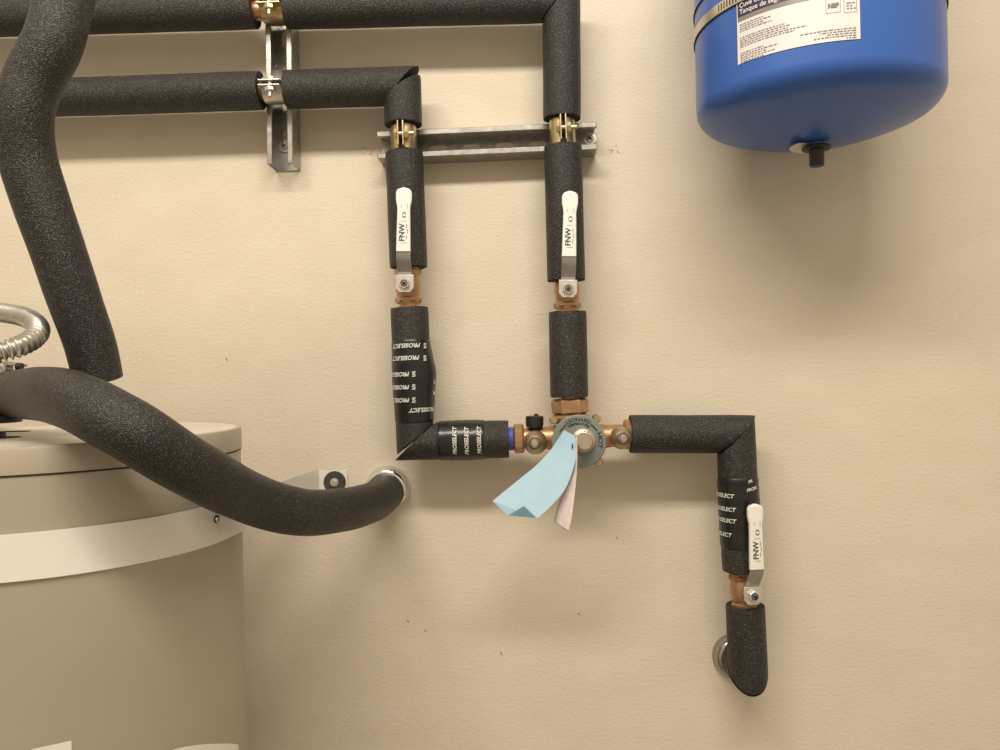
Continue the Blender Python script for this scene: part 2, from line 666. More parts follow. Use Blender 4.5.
# ------------------------------------------------------------------ steel channels
def channel(label, p0, p1, W=.041, D=.041):
    """slotted steel channel, open side to the room; p0,p1 on the wall plane centre line"""
    p0, p1 = V(p0), V(p1)
    d = (p1 - p0)
    L = d.length
    d.normalize()
    s = d.cross(OUT).normalized()
    T = .0026
    h = W / 2
    # outer/inner profile (side, out) of the C section without its back plate
    prof = []
    for sg in (-1, 1):
        pr = [(h, 0), (h, D), (h - .0085, D), (h - .0085, D - .0085), (h - .0085 + T, D - .0085), (h - .0085 + T, D - T),
              (h - T, D - T), (h - T, 0)]
        prof.append([(x * sg, y) for x, y in pr])
    root = empty('strut_channel', p0)
    tag(root, label, 'channel', 'steel channels on the wall')
    for pr in prof:
        m = MB()
        m.prism(pr, p0, s, OUT, d * L)
        m.build('side_flange', M['galv'], root, bevel=.0012)
    # back plate with real slots
    m = MB()
    pitch = .0508
    n = max(1, int(L / pitch))
    lead = (L - n * pitch) / 2
    hw = h - T
    NN = 32

    def P3(t, x, o_):
        return p0 + d * t + s * x + OUT * o_
    if lead > 1e-4:
        for a_, b_ in ((0, lead), (L - lead, L)):
            m.add([P3(a_, -hw, T), P3(b_, -hw, T), P3(b_, hw, T), P3(a_, hw, T)], [(0, 1, 2, 3)])
    for i in range(n):
        tc_ = lead + (i + .5) * pitch
        inner, outer = [], []
        for k in range(NN):
            a = 2 * PI * (k + .5) / NN
            ca, sa = math.cos(a), math.sin(a)
            # slot
            sl, sr_ = .0075, .0070
            inner.append((sl * (1 if ca > 0 else -1) + sr_ * ca, sr_ * sa))
            q = max(abs(ca) / (pitch / 2), abs(sa) / hw)
            outer.append((ca / q, sa / q))
        # snap rectangle corners
        for cx_, cy_ in ((1, 1), (-1, 1), (-1, -1), (1, -1)):
            c_ = (cx_ * pitch / 2, cy_ * hw)
            j = min(range(NN), key=lambda q: (outer[q][0] - c_[0]) ** 2 + (outer[q][1] - c_[1]) ** 2)
            outer[j] = c_
        vs = [P3(tc_ + x, y, T) for x, y in inner] + [P3(tc_ + x, y, T) for x, y in outer] + [P3(tc_ + x, y, .0003) for x, y in inner]
        fs = []
        for k in range(NN):
            j = (k + 1) % NN
            fs.append((k, j, NN + j, NN + k))
            fs.append((k, 2 * NN + k, 2 * NN + j, j))
        m.add(vs, fs)
    m.build('back_plate', M['galv'], root)
    return root


va, vb = U(277.3, -40, .041), U(279.9, 164, .041)
va.y = vb.y = 0
ch_v = channel('upright steel channel behind the two level pipes, open face out', vb, va, W=.0395)
ha, hb = U(377, 145, .041), U(597, 135.4, .041)
ha.y = hb.y = 0
ch_h = channel('level steel channel holding the two hanging pipes, slots in its back', ha, hb)
# screw low in the upright channel, and at the right end of the level one
for root, (px, py) in ((ch_v, (285, 146)), (ch_h, (590, 139))):
    m = MB()
    q = U(px, py, .004)
    m.lathe(q + YH * .001, OUT, [(.0095, 0), (.0095, .0014), (.0055, .0016), (.0055, .0036), (.0042, .0046), (.0016, .0048), (.0014, .0030), (0, .0030)], 20)
    m.build('wall_screw', M['steel'], root)
    m = MB()
    for a in (R(40), R(130)):
        u_ = V((math.cos(a), 0, math.sin(a)))
        w_ = V((-math.sin(a), 0, math.cos(a)))
        m.box(q + OUT * .0040, u_ * .0034, w_ * .0007, YH * .0004)
    m.build('screw_slot', M['seam'], root)


# ------------------------------------------------------------------ pipe clamps
def clamp(label, c, a, s, m_, half=.017, Rr=.0178):
    """two bent half straps round the pipe, ears to the front, bolted through; s points to the nut side"""
    root = empty('pipe_clamp', c)
    tag(root, label, 'pipe clamp', 'pipe clamps on the steel channels')
    a, s = V(a).normalized(), V(s).normalized()
    s = (s - a * s.dot(a)).normalized()
    o = a.cross(s)
    if o.dot(OUT) < 0:
        o = -o
    for sg in (-1, 1):
        prof = [(.0036, Rr + .0150), (.0036, Rr + .001)]
        for k in range(0, 15):
            an = R(78 - k * 9.6)
            prof.append((Rr * math.cos(an), Rr * math.sin(an)))
        prof += [(.0112, -Rr - .0005), (.0100, -.030)]
        m = MB()
        m.strip([(x * sg, y) for x, y in prof], .0018, c, s, o, a * half)
        m.build('strap_half', m_, root, bevel=.0003)
    m = MB()
    bo = c + o * (Rr + .0085)
    m.lathe(bo, s, [(0, -.009), (.0031, -.009), (.0031, .0185), (.0022, .0195), (0, .0195)], 12)
    m.hexa(bo, s, .0068, -.0100, -.0046, ref=o)
    m.build('bolt', M['zinc2'] if m_ is M['zinc'] else M['steel'], root)
    m = MB()
    m.hexa(bo, s, .0072, .0046, .0112, ref=o)
    m.build('nut', M['zinc2'] if m_ is M['zinc'] else M['steel'], root)
    m = MB()
    m.lathe(c, a, [(PR + .0003, -half - .001), (Rr - .0012, -half - .001), (Rr - .0012, half + .001), (PR + .0003, half + .001), (PR + .0003, -half - .001)], 28)
    m.build('cushion', M['black'], root)
    return root


clamp('gold clamp holding the top pipe on the upright channel, bright copper showing beside it', P(274.8, 9.6), d1, V((0, 0, -1)), M['zinc'])
clamp('steel coloured clamp holding the second pipe on the upright channel', P(275.6, 90.0), d2, V((0, 0, -1)), M['steel'], half=.0155)
clamp('gold clamp on the level channel above the left white handle', P(403.8, 139), (P(404.3, 153) - e2), X_, M['zinc'], half=.0175)
clamp('gold clamp on the level channel above the middle white handle', P(562.4, 133), (P(563, 147) - e1), X_, M['zinc'], half=.0180)


# ------------------------------------------------------------------ ball valves
def ball_valve(label, c, axis, tip, o=OUT, bodylen=.0245, jog=.015, sleeve_len=.083, plate_o=.030, start=.0435):
    """bronze valve body on the pipe; flat lever handle in a white sleeve; axis points up the pipe"""
    root = empty('ball_valve', c)
    tag(root, label, 'valve', 'white handled ball valves')
    axis = V(axis).normalized()
    o = V(o)
    o = (o - axis * o.dot(axis)).normalized()
    s = axis.cross(o).normalized()
    if s.x < 0:
        s = -s
    m = MB()
    B = bodylen
    m.lathe(c, axis, [(PR + .0002, -B - .001), (.0172, -B - .001), (.0172, -B + .006), (.0150, -B + .007), (.0160, -B + .010), (.0178, -.006), (.0182, 0), (.0178, .006),
                      (.0160, B - .010), (.0150, B - .007), (.0172, B - .006), (.0172, B + .001), (PR + .0002, B + .001)], 32, ref=o)
    m.build('valve_body', M['bronze'], root)
    for sg in (-1, 1):
        m = MB()
        m.hexa(c + axis * (sg * (B - .004)), axis, .0200, -.0045, .0045, ref=s)
        m.build('hex_end', M['bronze'], root)
    m = MB()
    m.lathe(c, o, [(.0105, .014), (.0105, .024), (.0075, .025), (.0075, plate_o), (0, plate_o)], 20)
    m.build('stem', M['brass'], root)
    # handle: plate, jog, grip strip
    h = V(tip) - c
    h = (h - o * h.dot(o))
    hl = h.length
    h.normalize()
    hs = h.cross(o).normalized()
    if hs.dot(s) < 0:
        hs = -hs
    hand = empty('handle', (0, 0, 0))
    hand.parent = root
    hand['label'] = 'steel lever handle with white sleeve'
    # geometry is laid out from the valve's own origin
    hp = V((0, 0, 0))

    def B_(mm, name, mat_, **k):
        ob = mm.build(name, mat_, root, **k)
        ob.parent = hand
        return ob
    m = MB()
    pl = [(-.0128, -.0060), (-.0075, -.0125), (.0075, -.0125), (.0128, -.0060), (.0128, .0125), (-.0128, .0125)]
    m.prism(pl, c + o * plate_o, hs, h, o * .0024)
    B_(m, 'handle_plate', M['steel'], bevel=.0005)
    m = MB()
    prof = [(.0125, plate_o + .0012), (.0165, plate_o + .0014), (.0205, plate_o + .0045), (.0300, plate_o + jog - .003), (.0345, plate_o + jog),
            (start + .01, plate_o + jog)]
    m.strip(prof, .0024, c, h, o, hs * .0100)
    B_(m, 'handle_strap', M['dsteel'], bevel=.0004)
    m = MB()
    x0, x1 = start, hl
    Ls = x1 - x0
    oc = plate_o + jog

    def hw(f):
        b_ = .0102 - .0012 * min(1, f / .66)
        if f > .66:
            g = min(1, (f - .66) / .17)
            b_ += .0022 * g * g * (3 - 2 * g)
        if f > .90:
            g = (f - .90) / .10
            b_ *= math.sqrt(max(.02, 1 - g ** 2.4))
        return b_
    N = 40
    vs, fs = [], []
    NS = 20
    for i in range(N + 1):
        f = i / N
        w_ = hw(f)
        th = .0036 * min(1, .35 + w_ / .008)
        ctr = c + h * (x0 + Ls * f) + o * oc
        for k in range(NS):
            a = 2 * PI * k / NS
            ca, sa = math.cos(a), math.sin(a)
            e = .35
            x = w_ * (abs(ca) ** e) * (1 if ca >= 0 else -1)
            y = th * (abs(sa) ** e) * (1 if sa >= 0 else -1)
            vs.append(ctr + hs * x + o * y)
    for i in range(N):
        for k in range(NS):
            j = (k + 1) % NS
            fs.append((i * NS + k, i * NS + j, (i + 1) * NS + j, (i + 1) * NS + k))
    fs.append(tuple(range(NS)))
    fs.append(tuple(N * NS + k for k in range(NS)))
    m.add(vs, fs)
    B_(m, 'handle_sleeve', M['vinyl'], angle=50)
    # printing on the sleeve, reading up the handle
    face = oc + .0036 + .00025
    m = MB()
    tv, tf = text2d('FNW', .0108, .00028, 0, 'CENTER')
    xm = x0 + Ls * .29
    # reading direction = h, letter tops point to -hs
    m.add([c + h * (xm + x) + hs * (-(y - .0016)) + o * face for x, y in tv], tf)
    for j, (off_, l_) in enumerate(((.0040, .009), (.0040, -.006), (.0052, .002))):
        a_ = xm + l_
        m.box(c + h * a_ + hs * (off_ + .0006) + o * face, h * .0030, hs * .00035, o * .00005)
    m.box(c + h * (xm - .0145) + hs * .001 + o * face, h * .0002, hs * .004, o * .00005)
    B_(m, 'printed_mark', M['ink'])
    m = MB()
    xm = x0 + Ls * .565
    m.box(c + h * (xm - .0085) + hs * .0005 + o * face, h * .0002, hs * .0045, o * .00005)
    m.lathe(c + h * xm + hs * .001 + o * face, o, [(.0030, 0), (.0030, .00005), (.0023, .00005), (.0023, 0)], 14)
    for q in (-1, 1):
        m.box(c + h * (xm + q * .0030) + hs * .001 + o * face, h * .0008, hs * .0022, o * .00005)
        m.box(c + h * (xm + .0120) + hs * (.001 + q * .0042) + o * face, h * (.0036 if q > 0 else .0022), hs * .0003, o * .00005)
    B_(m, 'small_mark', M['greyink'])
    m = MB()
    m.hexa(c, o, .0082, plate_o + .0024, plate_o + .0075, ref=h)
    B_(m, 'handle_nut', M['steel'])
    m = MB()
    m.lathe(c, o, [(.0052, plate_o + .0076), (.0036, plate_o + .0078), (.0030, plate_o + .0060), (0, plate_o + .0060)], 16)
    m.lathe(c, o, [(.0026, plate_o + .0060), (.0026, plate_o + .0098), (.0016, plate_o + .0104), (0, plate_o + .0104)], 12)
    B_(m, 'stem_end', M['black'])
    return root


def valve_at(label, bx, by, nx, ny, tx, ty, ax0, ax1, rotdeg=0., plate_o=.030, **kw):
    c = P(bx, by)
    axis = P(*ax1) - P(*ax0)
    a = R(rotdeg)
    o = V((math.sin(a), -math.cos(a), 0))
    tip = U(tx, ty, PO + (plate_o + .016) * math.cos(a))
    return ball_valve(label, c, axis, tip, o, plate_o=plate_o, **kw)


valve_at('white handled ball valve on the left hanging pipe', 408, 286, 406, 286, 404.0, 187.5, (408.9, 305), (408.4, 268))
valve_at('white handled ball valve on the middle hanging pipe', 566.9, 291, 568, 289, 570.2, 191, (567.2, 305), (566.6, 280))
valve_at('white handled ball valve on the lowest right pipe', 743, 590, 748, 597, 755.6, 504, (744.5, 603), (742.2, 579), rotdeg=10, start=.0405)

# ------------------------------------------------------------------ mixing valve
mc = P(572, 438.8)
mv = empty('mixing_valve', mc)
tag(mv, 'bronze mixing valve with round grey dial where three pipes meet', 'mixing valve')
dx = (P(625, 433.9) - P(514, 438.7)).normalized()
m = MB()
lx, rx = P(520, 438.6), P(628, 434.6)
m.tube([lx + dx * .006, P(545, 438), P(556, 438)], [.0150, .0160, .0195], 28)
m.tube([P(596, 437), P(607, 436.2), rx - dx * .006], [.0195, .0165, .0150], 28)
m.lathe(P(579, 440, PO), OUT, [(0, -.030), (.024, -.030), (.031, -.022), (.033, .0), (.034, .026), (.036, .028), (.036, .036), (.0, .036)], 40)
m.tube([P(569.3, 404), P(570.5, 425)], [.0195, .0195], 28)
m.build('valve_body', M['bronze'], mv)
for (q, ax_, l_) in ((P(519, 438.6), dx, .0075), (P(628, 434.4), dx, .006)):
    m = MB()
    m.hexa(q, ax_, .0215, -l_, l_, ref=V((0, 0, 1)), phase=R(0))
    m.build('union_nut', M['bronze'], mv)
m = MB()
up_ax = P(569.3, 400) - P(570.2, 415)
m.hexa(P(570, 407.5), up_ax, .0268, -.0095, .0130, ref=X_)
m.lathe(P(570, 408.5), up_ax, [(.0235, -.020), (.0270, -.016), (.0270, -.012), (.0235, -.009)], 32, ref=X_)
m.build('union_nut', M['bronze'], mv)
# blue coated end of pipe
m = MB()
m.lathe(P(510.8, 438.8), dx, [(PR + .0003, -.004), (.0168, -.004), (.0172, .0035), (PR + .0003, .0045)], 28)
tag_p = m.build('blue_collar', M['bluetape'], mv)
tag_p['label'] = 'blue coated collar'
# check stop caps facing the room
for (px, py, rr, nm) in ((536, 441, .0170, 0), (618.4, 436.6, .0160, 1)):
    q = P(px, py, PO)
    o_ = (OUT + X_ * (-.05 if nm == 0 else .05)).normalized()
    m = MB()
    m.lathe(q, o_, [(.0145, 0), (.0150, .018), (rr, .020), (rr, .025), (rr * .93, .029), (rr * .60, .036), (.0075, .038), (.0070, .0385), (0, .0385)], 36)
    ck = m.build('check_stop', M['brass'], mv)
    m = MB()
    m.lathe(q, o_, [(.0070, .038), (.0064, .0385), (.0058, .0430), (.0040, .0450), (0, .0455)], 24)
    m.build('stop_screw', M['hub'], ck)
    m = MB()
    m.lathe(q, o_, [(.0071, .0386), (.0084, .0376), (.0084, .0379), (.0071, .0389)], 24)
    m.build('screw_groove', M['seam'], ck)
# black hose cap above left stop
m = MB()
q = P(534.6, 421.6, PO + .006)
m.lathe(q, V((0.02, 0, 1)), [(0, -.0085), (.0115, -.0085), (.0130, -.004), (.0128, .0075), (.0110, .0082), (0, .0082)], 18)
m.lathe(q + V((.0025, 0, .008)), V((0, 0, 1)), [(.0035, 0), (.0030, .0030), (0, .0038)], 10)
m.build('rubber_cap', M['black'], mv)
# bolts round the flange
for (px, py) in ((553.5, 419.5), (595.8, 418.5), (598, 461.5), (556, 462)):
    q = P(px, py, PO + .018)
    m = MB()
    m.lathe(q, OUT, [(.0062, 0), (.0062, .012), (.0055, .014), (0, .014)], 20)
    m.hexa(q + OUT * .014, OUT, .0052, 0, .0045)
    m.build('bolt', M['brass'], mv)
# dial plate
DO = PO + .044
dc = U(578.8, 441.6, DO)
m = MB()
m.lathe(dc, OUT, [(0, -.005), (.0365, -.005), (.0375, -.004), (.0375, .0), (.0365, .0008), (0, .0008)], 56)
dial = m.build('dial_plate', M['dial'], mv)
dial['label'] = 'round grey green dial plate with dark lettering'


def arc_text(s, size, rad, mid, bold=0.0002):
    """lettering round the dial centre, tops outward; mid is the angle of its middle (90 = top)"""
    tv, tf = text2d(s, size, bold, 0, 'CENTER')
    mm = MB()
    out = []
    for x, y in tv:
        a = R(mid) - x / rad
        out.append(dc + OUT * .0012 + X_ * (math.cos(a) * (rad + y)) + V((0, 0, 1)) * (math.sin(a) * (rad + y)))
    mm.add(out, tf)
    return mm.build('dial_lettering', M['dialink'], dial)


arc_text('LEONARD', .0072, .0285, 90)
arc_text('TEMPERATURE', .0046, .0235, 90)
arc_text('HOT', .0095, .0270, 3)
for a in (138, 42):
    m = MB()
    e = V((math.cos(R(a)), 0, math.sin(R(a))))
    tng = V((-math.sin(R(a)), 0, math.cos(R(a))))
    m.box(dc + e * .029 + OUT * .0012, e * .0009, tng * .0065, OUT * .0002)
    m.build('dial_mark', M['dialink'], dial)
# hub
hc = U(583.5, 440.5, DO + .006)
m = MB()
m.lathe(hc, OUT, [(.0170, -.006), (.0175, -.004), (.0165, .002), (.0135, .0045), (.0105, .0055), (0, .0055)], 36)
m.lathe(hc, OUT, [(.0112, .005), (.0118, .007), (.0115, .0205), (.0102, .0225), (0, .0228)], 30)
m.build('hub', M['hub'], mv)
m = MB()
m.box(hc + V((.0015, -.0048, .0125)), X_ * .0012, V((0, 0, 1)) * .0014, OUT * .0006)
m.box(hc + V((.0060, -.0046, .0115)), X_ * .0008, V((0, 0, 1)) * .0012, OUT * .0006)
m.build('hub_mark', M['dialink'], mv)


# hanging tags
def loft_tag(left, right, m_, th=.0004):
    N = len(left)
    mm = MB()
    A = catmull([U(*p) for p in left], 6)
    Bq = catmull([U(*p) for p in right], 6)
    vs, fs = [], []
    NW = 6
    for a, b in zip(A, Bq):
        for k in range(NW + 1):
            f_ = k / NW
            p = a.lerp(b, f_)
            vs.append(p)
    n = NW + 1
    for i in range(len(A) - 1):
        for k in range(NW):
            fs.append((i * n + k, i * n + k + 1, (i + 1) * n + k + 1, (i + 1) * n + k))
    mm.add(vs, fs)
    return mm


bt = loft_tag([(564, 430, .136), (550.5, 450, .139), (537.5, 464, .144), (522, 477, .150), (506, 490, .157), (492.5, 501, .163)],
              [(574, 435.5, .136), (577, 447, .139), (574, 466, .144), (565.5, 488.5, .152), (551, 506, .160), (537.5, 518, .167)],
              M['bluetag'])
# the lower edge runs to a third corner; the flap folded up over it has its shade painted in
tA, tB, n1_ = U(492.5, 501, .163), U(537.5, 518, .167), U(508, 515.5, .165)
bt.add([tA, n1_, tB], [(0, 1, 2)])
bto = bt.build('paper_tag', M['bluetag'], angle=60)
tag(bto, 'pale blue paper tag hanging curled from the mixing valve hub', 'tag', 'tags hanging on the mixing valve')
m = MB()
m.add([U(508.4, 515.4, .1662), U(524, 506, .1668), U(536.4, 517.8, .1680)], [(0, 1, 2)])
m.build('folded_corner', M['bluetagshade'], bto)['label'] = 'folded lower edge with its shade painted dark'
m = MB()
q = [U(571.8, 443.5, .1415), U(573.2, 443.5, .1415), U(573, 448.5, .142), U(571.6, 448.5, .142)]
m.add(q, [(0, 1, 2, 3)])
m.build('punched_hole', M['dialink'], bto)

wt = loft_tag([(575.8, 437, .1385), (575.2, 452, .139), (574, 470, .139), (566, 488, .138), (559.5, 502, .138), (556, 514, .139), (554.5, 521.5, .140)],
              [(577.2, 437, .142), (577.4, 452, .143), (577.0, 468, .146), (575.5, 488, .150), (573.5, 505, .153), (571.5, 519, .155), (568.5, 532, .156)],
              M['whitetag'])
wto = wt.build('paper_tag', M['whitetag'])
sd = wto.modifiers.new('thick', 'SOLIDIFY')
sd.thickness = .0005
m = MB()
lp = [hc + OUT * .0125 + (X_ * math.cos(2 * PI * k / 28) + V((0, 0, 1)) * math.sin(2 * PI * k / 28)) * .0123 for k in range(29)]
m.tube(lp, .0006, 8, caps=False)
m.build('wire_loop', M['steel'], wto)
tag(wto, 'whitish paper tag seen nearly edge on behind the blue tag', 'tag', 'tags hanging on the mixing valve')


# ------------------------------------------------------------------ escutcheons
def escutcheon(label, px, py, rad, m_='chrome'):
    q = U(px, py, 0)
    m = MB()
    m.lathe(q, OUT, [(.0, .0005), (rad, .0005), (rad, .002), (rad * .985, .005), (rad * .93, .010), (rad * .86, .014), (rad * .78, .0165), (rad * .70, .017), (0, .017)], 44)
    return tag(m.build('escutcheon', M[m_]), label, 'escutcheon', 'chrome wall plates round the pipes')


escutcheon('chrome wall plate where the thick curved foam pipe enters the wall', 388, 487.5, .0345)
escutcheon('chrome wall plate behind the lowest foam sleeve', 735, 655.5, .0345, 'chrome_darkrefl')

# ------------------------------------------------------------------ water heater
HR, HZC = .21, .895
ha_ = az(244.5, 620)
# tangent from the camera on the heater's right side
hcx = (HZC * math.sin(ha_) - HR) / math.cos(ha_)
hcy = CAMPOS.y + HZC
tanp = V((hcx + HR * math.cos(ha_), hcy - HR * math.sin(ha_), 0))
hoff = -tanp.y
Z_top = U(243, 425.5, hoff).z
Z_seam = U(243, 447, hoff).z
Z_b0 = U(245, 524, hoff).z
pb = ray_cyl(0, 532, hcx, hcy, HR)
pb2 = ray_cyl(0, 580, hcx, hcy, HR)
Z_b1 = Z_b0 + (pb.z - pb2.z)
heater = empty('water_heater', (hcx, hcy, 0))
tag(heater, 'large beige grey cylindrical water heater at lower left', 'water heater')
hb = V((hcx, hcy, 0))
m = MB()
m.lathe(hb, (0, 0, 1), [(0, .0), (HR - .02, .0), (HR - .02, .05), (HR - .002, .052), (HR, .055), (HR, Z_seam - .0006), (HR - .004, Z_seam)], 160)
m.build('jacket', M['jacket'], heater)
m = MB()
m.lathe(hb, (0, 0, 1), [(HR - .002, Z_seam - .0012), (HR + .0005, Z_seam - .0012), (HR + .0005, Z_seam + .0006), (HR - .002, Z_seam + .0006)], 160)
m.build('lid_seam', M['seam'], heater)
m = MB()
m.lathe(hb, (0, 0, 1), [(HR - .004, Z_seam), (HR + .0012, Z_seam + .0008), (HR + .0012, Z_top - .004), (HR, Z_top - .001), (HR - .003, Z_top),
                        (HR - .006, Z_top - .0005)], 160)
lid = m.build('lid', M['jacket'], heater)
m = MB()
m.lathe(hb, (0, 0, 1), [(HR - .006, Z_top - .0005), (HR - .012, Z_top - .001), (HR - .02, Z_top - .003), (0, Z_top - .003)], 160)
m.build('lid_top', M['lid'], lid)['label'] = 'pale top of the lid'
for (px, py, w_) in ((14, 431.5, 17), (10, 437, 9)):
    q = U(px, py, .30)
    # slots punched in the lid
    dd = ray(px, py)
    q = CAMPOS + dd * ((Z_top - .0026 - CAMPOS.z) / dd.z)
    m = MB()
    m.lathe(q, (0, 0, 1), [(.004, 0), (.004, .0006), (0, .0006)], 12)
    m.box(q, X_ * (w_ * .0011), YH * .004, V((0, 0, .0006)))
    m.build('lid_slot', M['seam'], lid)

# stickers low on the jacket, with slanting or rounded top edges
for top in (((31.5, 749.2), (52, 744.8), (71.5, 740.4)), ((172.5, 749.6), (183, 747), (196, 744.9), (208, 743.9), (224, 743.5), (236, 743.9), (238.5, 745))):
    pts = [ray_cyl(*q, hcx, hcy, HR + .0006) for q in top]
    vs, fs = [], []
    for p in pts:
        vs += [p, V((p.x, p.y, pts[0].z - .12))]
    for k in range(len(pts) - 1):
        fs.append((2 * k, 2 * k + 2, 2 * k + 3, 2 * k + 1))
    m = MB()
    m.add(vs, fs)
    m.build('sticker', M['sticker'], heater)['label'] = 'white sticker low on the jacket'

# restraint strap: round the front, then straight back to the wall
sx = hcx + HR + .0014
path = []
for i in range(61):
    a = R(-200 + 200 * i / 60)
    path.append(V((hcx + (HR + .0014) * math.cos(a), hcy + (HR + .0014) * math.sin(a), 0)))
ws = U(335, 482, 0)
zmid_w = ws.z
tabx = ws.x
wx = U(318.5, 480, 0).x
path2 = [V((sx * .5 + wx * .5, hcy * .5, 0)), V((wx, -.014, 0)), V((wx + .002, -.007, 0)), V((wx + .008, -.0035, 0)), V((tabx + .020, -.0022, 0))]
zc_ = (Z_b0 + Z_b1) / 2
hh = (Z_b1 - Z_b0) / 2
allp = path + path2
m = MB()
vs, fs = [], []
th = .0012
for i, p in enumerate(allp):
    a, b = allp[max(i - 1, 0)], allp[min(i + 1, len(allp) - 1)]
    t = (b - a).normalized()
    nrm = V((t.y, -t.x, 0)) * th
    g = max(0, i - 60) / (len(allp) - 61)
    zc2 = zc_ if i <= 60 else zc_ + (zmid_w - zc_) * min(1, max(0, (p.y - hcy) / (-hcy)))
    h2 = hh * (1 - .12 * (1 if i > len(allp) - 3 else 0))
    for pt_, zz in ((p, -h2), (p, h2), (p + nrm, h2), (p + nrm, -h2)):
        vs.append(V((pt_.x, pt_.y, zc2 + zz)))
for i in range(len(allp) - 1):
    for k in range(4):
        j = (k + 1) % 4
        fs.append((i * 4 + k, i * 4 + j, (i + 1) * 4 + j, (i + 1) * 4 + k))
fs.append((0, 1, 2, 3))
n_ = (len(allp) - 1) * 4
fs.append((n_, n_ + 1, n_ + 2, n_ + 3))
m.add(vs, fs)
strap = m.build('restraint_strap', M['strap'], origin=(sx, hcy, zc_))
tag(strap, 'light metal strap round the water heater, its end screwed to the wall', 'strap')
m = MB()
q = U(335, 482, .0028)
m.lathe(q, OUT, [(0, 0), (.0170, 0), (.0170, .0030), (.0160, .0040), (.0, .0040)], 36)
wz = m.build('rubber_washer', M['rubber'], strap)
m = MB()
m.lathe(q, OUT, [(.0065, .004), (.0065, .0052), (0, .0052)], 20)
m.hexa(q, OUT, .0048, .0050, .0085)
m.build('screw_head', M['steel'], strap)
m = MB()
q = ray_cyl(216.5, 519, hcx, hcy, HR + .003)
nrm = V((q.x - hcx, q.y - hcy, 0)).normalized()
q = q + nrm * .0004
m.lathe(q, nrm, [(.0046, -.001), (.0046, .0003), (0, .0003)], 16)
m.build('strap_hole', M['seam'], strap)
m = MB()
m.lathe(q + V((0, 0, -.001)), nrm, [(.0030, .0004), (.0028, .0016), (0, .0018)], 12)
m.build('strap_bolt', M['steel'], strap)


# ------------------------------------------------------------------ curved foam pipes at the left
def hose(label, pts, rad, n=40, sub=14, end=None):
    path = catmull(pts, sub)
    if end:
        k = len(path) - 1
        rad = [rad + (end - rad) * max(0, (i / k - .6) / .4) for i in range(k + 1)]
    m = MB()
    m.tube(path, rad, n, caps=True, closed_noise=.02)
    o = m.build('foam_pipe', [M['foam'], M['foam_in']])
    me = o.data
    for p in me.polygons:
        if len(p.vertices) > 4:
            p.material_index = 1
    return tag(o, label, 'insulated pipe', 'curved foam covered pipes')


hose('thick black foam pipe curving from the wall plate over the heater top',
     [U(386.5, 491, .002), U(383.5, 494, .035), U(372, 502, .10), U(345, 509.5, .19), U(300, 512, .275), U(250, 498, .35), U(190, 467, .455),
      U(122, 425, .505), U(62, 397, .455), U(16, 394.5, .33), U(-30, 400, .24), U(-75, 408, .2)], .0280)
hose('thick black foam pipe snaking down from the top edge to a cut end',
     [U(77, -60, .40), U(65, -6, .41), U(54, 40, .42), U(34, 80, .42), U(24, 112, .42), U(27, 155, .41), U(42, 205, .40), U(58, 250, .39),
      U(75.5, 302, .375), U(90.5, 345, .36), U(98.5, 379.5, .35)], .0276, end=.0252)

# corrugated hose
path = catmull([U(-40, 316, .30), U(-8, 312.5, .31), U(14, 314.5, .325), U(29, 319, .34), U(38, 327, .36), U(36, 336, .385), U(22, 345, .405),
                U(0, 352, .42), U(-40, 362, .43)], 26)
# even spacing along the path
L = [0]
for a, b in zip(path[:-1], path[1:]):
    L.append(L[-1] + (b - a).length)
tot = L[-1]
ncor = int(tot / .0056)
N = ncor * 6
even = []
j = 0
for i in range(N + 1):
    s_ = tot * i / N
    while j < len(L) - 2 and L[j + 1] < s_:
        j += 1
    f_ = (s_ - L[j]) / max(1e-9, L[j + 1] - L[j])
    even.append(path[j].lerp(path[j + 1], f_))
rad = [.0093 + .0020 * math.cos(2 * PI * i / 6) for i in range(N + 1)]
m = MB()
m.tube(even, rad, 22)
tag(m.build('corrugated_hose', M['hose'], angle=80), 'corrugated stainless steel hose looping in at the left edge', 'hose')

# pipe nipple and lever fitting on the heater lid, mostly hidden behind the foam pipe
q = U(-15, 418.5, .34)
m = MB()
m.lathe(V((q.x, q.y, Z_top - .003)), (0, 0, 1), [(0, .0005), (.020, .0005), (.020, .006), (.0125, .008), (.0125, .040)], 28)
m.lathe(q, (0, 0, 1), [(.0125, -.006), (.036, -.005), (.036, .002), (.0125, .004)], 36)
tag(m.build('pipe_nipple', M['black']), 'dark pipe nipple with flat collar on the heater lid, under the foam pipe', 'pipe fitting')

q = U(-22, 372, .30)
rv = empty('relief_valve', V((q.x, q.y, Z_top - .003)))
tag(rv, 'grey lever fitting just under the corrugated hose at left edge', 'valve')
zb = Z_top - .003
m = MB()
m.lathe(V((q.x, q.y, zb)), (0, 0, 1), [(0, .0005), (.013, .0005), (.013, .02), (.019, .022), (.019, .036), (.014, .038), (.014, q.z - zb - .006), (0, q.z - zb - .006)], 28)
m.build('valve_body', M['brass'], rv)
m = MB()
p0_, p1_ = U(-30, 365, .30), U(22, 363, .32)
t = (p1_ - p0_).normalized()
m.strip([(0, .0), ((p1_ - p0_).length * .72, .001), ((p1_ - p0_).length, -.003)], .003, p0_, t, V((0, 0, 1)), YH * .010)
m.build('lever', M['galv'], rv, bevel=.0005)
m = MB()
m.lathe(U(19.5, 366.5, .33), V((1, 0, -.1)), [(0, -.003), (.0042, -.003), (.0042, .003), (0, .003)], 14)
m.build('lever_end', M['black'], rv)
m = MB()
m.lathe(U(3, 369, .325), OUT, [(.0070, -.008), (.0070, .006), (.0040, .007), (0, .004)], 18)
m.build('lever_pin', M['dsteel'], rv)

